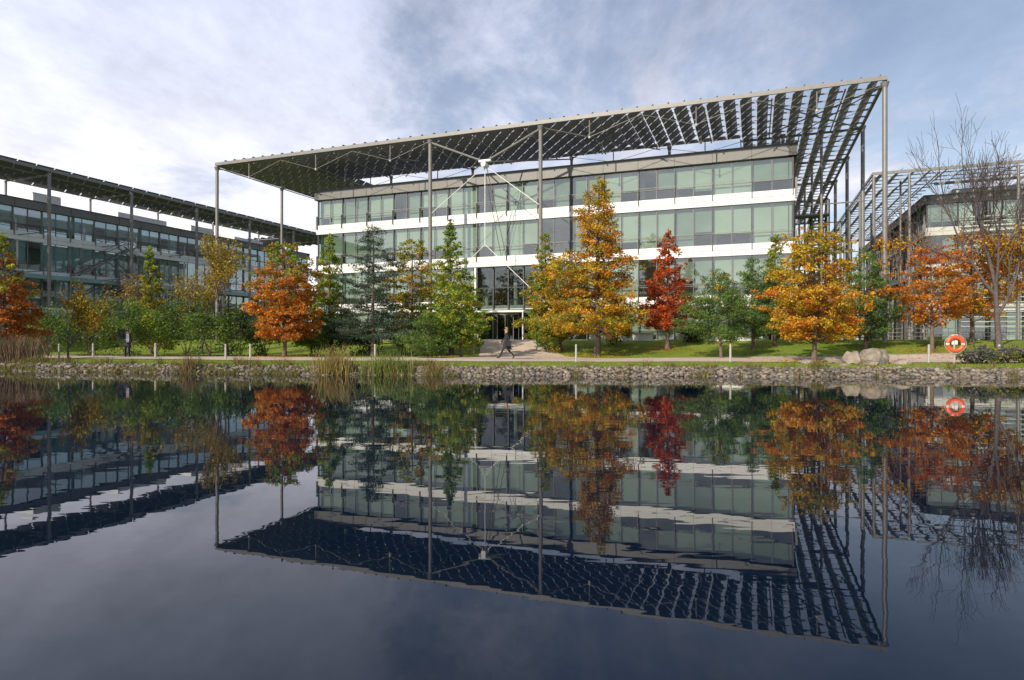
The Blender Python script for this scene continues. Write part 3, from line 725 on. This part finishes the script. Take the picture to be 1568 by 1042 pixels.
for k in range(18):
    x=2+k*1.5; mb.tube('p|steel',(x,12,1.2),(x,12,2.55),.03,n=6)
for z in (1.9,2.2,2.55): mb.tube('r|steel',(2,12,z),(27.5,12,z),.025,n=6)
rl=mb.joined('railing'); rl.location=(C.x,C.y,0); rl.rotation_euler=(0,0,ROT)

# ------------------------------------------------------------ people
M['skin']=pbr('skin',(.50,.30,.22),.5,0,.05); M['black']=pbr('black_cloth',(.018,.018,.022),.8,0,.2); M['dark_blue']=pbr('navy_cloth',(.03,.035,.05),.8,0,.2)
M['hair_blond']=pbr('hair_blond',(.32,.21,.10),.6,0,.2,30); M['hair_dark']=pbr('hair_dark',(.05,.03,.02),.6,0,.2,30)
M['shoe']=pbr('shoe_leather',(.02,.018,.016),.35); M['scarf']=pbr('scarf_cloth',(.68,.66,.64),.9); M['eye']=pbr('eye_dark',(.02,.02,.02),.3); M['lip']=pbr('lips',(.35,.12,.1),.5)
def person(name,loc,rz,J,E,coat,legs,hair,scale=1.0,hem=.55,bag=False,scarf=False):
    root=empty(name,loc,rz); root.scale=(scale,)*3
    names=list(J); idx={k:i for i,k in enumerate(names)}
    verts=[J[k][0] for k in names]; rad=[J[k][1] for k in names]; lab=[J[k][2] for k in names]
    edges=[(idx[a],idx[b]) for a,b in E]
    for s_ in ('L','R'):
        w_=Vector(J['wrist'+s_][0]); el=Vector(J['elbow'+s_][0]); d=(w_-el).normalized()
        pi_=len(verts); verts.append(tuple(w_+d*.075)); rad.append((.034,.02)); lab.append('skin'); edges.append((idx['wrist'+s_],pi_))
        fwd=Vector((1,0,0)); fwd=(fwd-d*fwd.dot(d)).normalized(); inn=Vector((0,-1 if s_=='L' else 1,0))
        for k,(of_,ln) in enumerate(((.032,.072),(.011,.082),(-.011,.076),(-.032,.058))):
            a=w_+d*.085+fwd*of_; b_=a+d*ln*.55+inn*.008; c_=b_+d*ln*.4+inn*.025
            i0=len(verts); verts+= [tuple(a),tuple(b_),tuple(c_)]; rad+=[(.0095,.0095),(.0085,.0085),(.007,.007)]; lab+=['skin']*3
            edges+=[(pi_,i0),(i0,i0+1),(i0+1,i0+2)]
        a=w_+d*.03+fwd*.035; b_=a+d*.035+fwd*.022; c_=b_+d*.028+inn*.012
        i0=len(verts); verts+=[tuple(a),tuple(b_),tuple(c_)]; rad+=[(.012,.012),(.010,.010),(.008,.008)]; lab+=['skin']*3
        edges+=[(idx['wrist'+s_],i0),(i0,i0+1),(i0+1,i0+2)]
    me=bpy.data.meshes.new('body'); me.from_pydata([tuple(v) for v in verts],edges,[]); ob=bpy.data.objects.new('body_tmp',me); link(ob)
    md=ob.modifiers.new('s','SKIN'); sd=me.skin_vertices[0].data
    for i,r in enumerate(rad): sd[i].radius=r if isinstance(r,tuple) else (r,r); sd[i].use_root=(i==0)
    sb=ob.modifiers.new('ss','SUBSURF'); sb.levels=2; sb.render_levels=2
    dg=bpy.context.evaluated_depsgraph_get(); dg.update()
    bmz=bpy.data.meshes.new_from_object(ob.evaluated_get(dg)); bpy.data.objects.remove(ob)
    mats={'skin':M['skin'],'coat':coat,'legs':legs,'shoe':M['shoe']}; order=list(mats); bmz.materials.clear()
    for k in order: bmz.materials.append(mats[k])
    VV=np.array([tuple(v) for v in verts]); EA=np.array(edges)
    A=VV[EA[:,0]]; Bv=VV[EA[:,1]]; AB=Bv-A; L2=(AB**2).sum(1)+1e-9
    for p in bmz.polygons:
        c=np.array(p.center[:]); t_=np.clip(((c-A)*AB).sum(1)/L2,0,1); dd=np.linalg.norm(c-(A+AB*t_[:,None]),axis=1); k=int(dd.argmin())
        p.material_index=order.index(lab[EA[k,0] if t_[k]<.6 else EA[k,1]]); p.use_smooth=True
    body=bpy.data.objects.new('body',bmz); link(body,root)
    P=Vector(J['pelvis'][0]); mbp=MB(); n=20; v,f=mbp.get('coat_skirt|x')
    ringz=[(1.18,.13,.165),(1.02,.135,.17),(.90,.16,.19),(.72,.22,.19),(hem,.27 if bag else .2,.2)]
    for z,rx,ry in ringz:
        for i in range(n):
            a=2*math.pi*i/n; k=1+.05*math.sin(a*5+z*9); v.append((P.x+rx*k*math.cos(a),ry*k*math.sin(a),z))
    for r_i in range(len(ringz)-1):
        for i in range(n): j=(i+1)%n; f.append((r_i*n+i,r_i*n+j,(r_i+1)*n+j,(r_i+1)*n+i))
    me=bpy.data.meshes.new('coat_skirt'); me.from_pydata(v,[],f); me.materials.append(coat); me.polygons.foreach_set('use_smooth',[True]*len(f))
    link(bpy.data.objects.new('coat_skirt',me),root)
    H=Vector(J['head'][0]); 
    def ell(nm,c,r,mat,cut=None):
        bm=bmesh.new(); bmesh.ops.create_uvsphere(bm,u_segments=20,v_segments=14,radius=1)
        for v_ in bm.verts: v_.co=Vector((v_.co.x*r[0],v_.co.y*r[1],v_.co.z*r[2]))
        if cut: bmesh.ops.delete(bm,geom=[v_ for v_ in bm.verts if cut(v_.co)],context='VERTS')
        m_=bpy.data.meshes.new(nm); bm.to_mesh(m_); bm.free(); m_.materials.append(mat)
        for p in m_.polygons: p.use_smooth=True
        o=bpy.data.objects.new(nm,m_); o.location=c; link(o,root)
    ell('hair',H+Vector((-.012,0,.02)),(.108,.092,.118),hair,lambda c:(c.x>.035 and c.z<.055))
    ell('hair_back',H+Vector((-.06,0,-.05)),(.05,.075,.11),hair)
    ell('nose',H+Vector((.098,0,-.012)),(.018,.012,.022),M['skin'])
    for s_ in (-1,1):
        ell('eye',H+Vector((.083,s_*.032,.012)),(.01,.012,.007),M['eye']); ell('ear',H+Vector((0,s_*.082,-.005)),(.02,.01,.03),M['skin'])
    ell('mouth',H+Vector((.086,0,-.05)),(.008,.022,.006),M['lip'])
    if scarf:
        ell('scarf',Vector(J['neck'][0])+Vector((0,0,.0)),(.09,.10,.05),M['scarf']); 
        mm=MB(); mm.box('scarf_tail|scarf',.13,.16,-.08,.08,.95,1.45); mm.build(root)
    if bag:
        mm=MB(); hx=J['wristL'][0]
        mm.box('shoulder_bag|black',hx[0]-.18,hx[0]+.16,hx[1]+.02,hx[1]+.14,.72,.98); mm.tube('bag_strap|black',(hx[0]-.1,hx[1]+.08,.98),(.02,.17,1.44),.012,n=6); mm.tube('bag_strap|black',(hx[0]+.1,hx[1]+.08,.98),(.02,.17,1.44),.012,n=6)
        mm.build(root)
def pose(walk):
    J={'pelvis':((0,0,.93),(.12,.15),'coat'),'spine':((.01,0,1.14),(.10,.13),'coat'),'chest':((.02,0,1.33),(.11,.15),'coat'),'neck':((.02,0,1.47),.05,'skin'),'headb':((.035,0,1.57),(.075,.065),'skin'),'head':((.035,0,1.63),(.092,.078),'skin')}
    if walk:
        J.update({'hipL':((.02,.09,.86),.09,'legs'),'kneeL':((.22,.09,.50),.06,'legs'),'ankleL':((.40,.09,.11),.042,'legs'),'toeL':((.56,.09,.085),(.035,.03),'shoe'),
          'hipR':((-.02,-.09,.86),.09,'legs'),'kneeR':((-.10,-.09,.48),.06,'legs'),'ankleR':((-.42,-.09,.17),.042,'legs'),'toeR':((-.31,-.09,.035),(.035,.03),'shoe'),
          'shL':((.01,.17,1.38),.06,'coat'),'elbowL':((-.12,.22,1.14),.045,'coat'),'wristL':((-.07,.24,.90),.03,'coat'),
          'shR':((.03,-.17,1.38),.06,'coat'),'elbowR':((.12,-.22,1.13),.045,'coat'),'wristR':((.30,-.20,.97),.03,'coat')})
    else:
        J.update({'hipL':((0,.09,.86),.09,'legs'),'kneeL':((.02,.10,.48),.06,'legs'),'ankleL':((-.01,.11,.09),.042,'legs'),'toeL':((.14,.13,.035),(.035,.03),'shoe'),
          'hipR':((0,-.09,.86),.09,'legs'),'kneeR':((.05,-.10,.48),.06,'legs'),'ankleR':((.03,-.11,.09),.042,'legs'),'toeR':((.18,-.13,.035),(.035,.03),'shoe'),
          'shL':((.01,.17,1.38),.06,'coat'),'elbowL':((-.03,.23,1.12),.045,'coat'),'wristL':((.10,.22,.90),.03,'coat'),
          'shR':((.01,-.17,1.38),.06,'coat'),'elbowR':((-.02,-.24,1.12),.045,'coat'),'wristR':((.20,-.14,1.10),.03,'coat')})
    E=[('pelvis','spine'),('spine','chest'),('chest','neck'),('neck','headb'),('headb','head')]
    for s_ in 'LR': E+=[('pelvis','hip'+s_),('hip'+s_,'knee'+s_),('knee'+s_,'ankle'+s_),('ankle'+s_,'toe'+s_),('chest','sh'+s_),('sh'+s_,'elbow'+s_),('elbow'+s_,'wrist'+s_)]
    return J,E
J,E=pose(True); person('walking_woman',(-.3,36.2,float(zt(-.3,36.2))+.02),math.pi,J,E,M['black'],M['black'],M['hair_blond'],1.04,.55,bag=True)
J,E=pose(False); person('standing_woman',(-24.4,40.2,float(zt(-24.4,40.2))+.02),-1.0,J,E,M['dark_blue'],M['black'],M['hair_blond'],1.0,.6,scarf=True)
J,E=pose(False); person('standing_man',(-8.0,46.8,float(zt(-8,46.8))),-1.5,J,E,M['dark_blue'],M['black'],M['hair_dark'],1.05,.8)

# ------------------------------------------------------------ camera, light, sky
cam=bpy.data.cameras.new('camera'); co=bpy.data.objects.new('camera',cam); link(co)
co.location=(0,0,1.6); co.rotation_euler=(math.radians(90),0,0); cam.sensor_width=36; cam.lens=22.27; cam.clip_end=4000; cam.clip_start=.05
scene.camera=co
sd=Vector((-.55,-.72,0)).normalized(); el=math.radians(29)
dirv=Vector((sd.x*math.cos(el),sd.y*math.cos(el),math.sin(el)))
sl=bpy.data.lights.new('sun','SUN'); sl.energy=5.0; sl.angle=math.radians(.8); sl.color=(1,.90,.75)
so=bpy.data.objects.new('sun',sl); so.rotation_euler=(-dirv).to_track_quat('-Z','Y').to_euler(); link(so)
w=bpy.data.worlds.new('World'); scene.world=w; w.use_nodes=True; nt=w.node_tree; nt.nodes.clear()
N_=nt.nodes.new; Lk=nt.links.new
out=N_('ShaderNodeOutputWorld'); bg=N_('ShaderNodeBackground'); bg.inputs['Strength'].default_value=.135
sky=N_('ShaderNodeTexSky'); sky.sky_type='NISHITA'; sky.sun_disc=False; sky.sun_elevation=el; sky.sun_rotation=math.atan2(sd.x,sd.y); sky.air_density=1; sky.dust_density=1.0
tc=N_('ShaderNodeTexCoord'); sp=N_('ShaderNodeSeparateXYZ'); Lk(tc.outputs['Generated'],sp.inputs[0])
def math_(op,a,b=None,c=None):
    n=N_('ShaderNodeMath'); n.operation=op
    for i,v in enumerate((a,b,c)):
        if v is None: continue
        if isinstance(v,(int,float)): n.inputs[i].default_value=v
        else: Lk(v,n.inputs[i])
    return n.outputs[0]
zc=math_('MAXIMUM',sp.outputs['Z'],0.0); den=math_('ADD',zc,.16)
cx_=math_('DIVIDE',sp.outputs['X'],den); cy_=math_('DIVIDE',sp.outputs['Y'],den)
cb=N_('ShaderNodeCombineXYZ'); Lk(cx_,cb.inputs[0]); Lk(cy_,cb.inputs[1])
mp=N_('ShaderNodeMapping'); mp.inputs['Rotation'].default_value=(0,0,.5); mp.inputs['Scale'].default_value=(.9,.6,1); Lk(cb.outputs[0],mp.inputs['Vector'])
n1=N_('ShaderNodeTexNoise'); n1.inputs['Scale'].default_value=1.6; n1.inputs['Detail'].default_value=8; n1.inputs['Roughness'].default_value=.64; n1.inputs['Distortion'].default_value=.4; Lk(mp.outputs[0],n1.inputs['Vector'])
n2=N_('ShaderNodeTexNoise'); n2.inputs['Scale'].default_value=3.2; n2.inputs['Detail'].default_value=7; n2.inputs['Roughness'].default_value=.66; Lk(mp.outputs[0],n2.inputs['Vector'])
cov=math_('SUBTRACT',math_('ADD',n1.outputs['Fac'],math_('MULTIPLY',sp.outputs['X'],-.17)),math_('MULTIPLY',zc,.36))
mr=N_('ShaderNodeMapRange'); mr.interpolation_type='SMOOTHSTEP'; mr.inputs['From Min'].default_value=.24; mr.inputs['From Max'].default_value=.45; mr.inputs['To Min'].default_value=.32; mr.inputs['To Max'].default_value=1; Lk(cov,mr.inputs['Value'])
brt=math_('ADD',math_('MULTIPLY',n2.outputs['Fac'],7.5),math_('SUBTRACT',5.3,math_('ADD',math_('MULTIPLY',sp.outputs['X'],1.8),math_('MULTIPLY',zc,7.2))))
brt=math_('MAXIMUM',brt,1.4)
cc_=N_('ShaderNodeMixRGB'); cc_.blend_type='MIX'; cc_.inputs['Color1'].default_value=(.995,.97,1.01,1); cc_.inputs['Color2'].default_value=(.52,.68,1.10,1); Lk(math_('MINIMUM',math_('MULTIPLY',zc,1.0),1.0),cc_.inputs['Fac'])
cm=N_('ShaderNodeMixRGB'); cm.blend_type='MULTIPLY'; cm.inputs['Fac'].default_value=1; Lk(cc_.outputs[0],cm.inputs['Color1'])
cv=N_('ShaderNodeCombineXYZ'); [Lk(brt,cv.inputs[i]) for i in range(3)]; Lk(cv.outputs[0],cm.inputs['Color2'])
mx=N_('ShaderNodeMixRGB'); Lk(mr.outputs[0],mx.inputs['Fac']); Lk(sky.outputs[0],mx.inputs['Color1']); Lk(cm.outputs[0],mx.inputs['Color2'])
Lk(mx.outputs[0],bg.inputs['Color']); Lk(bg.outputs[0],out.inputs['Surface'])
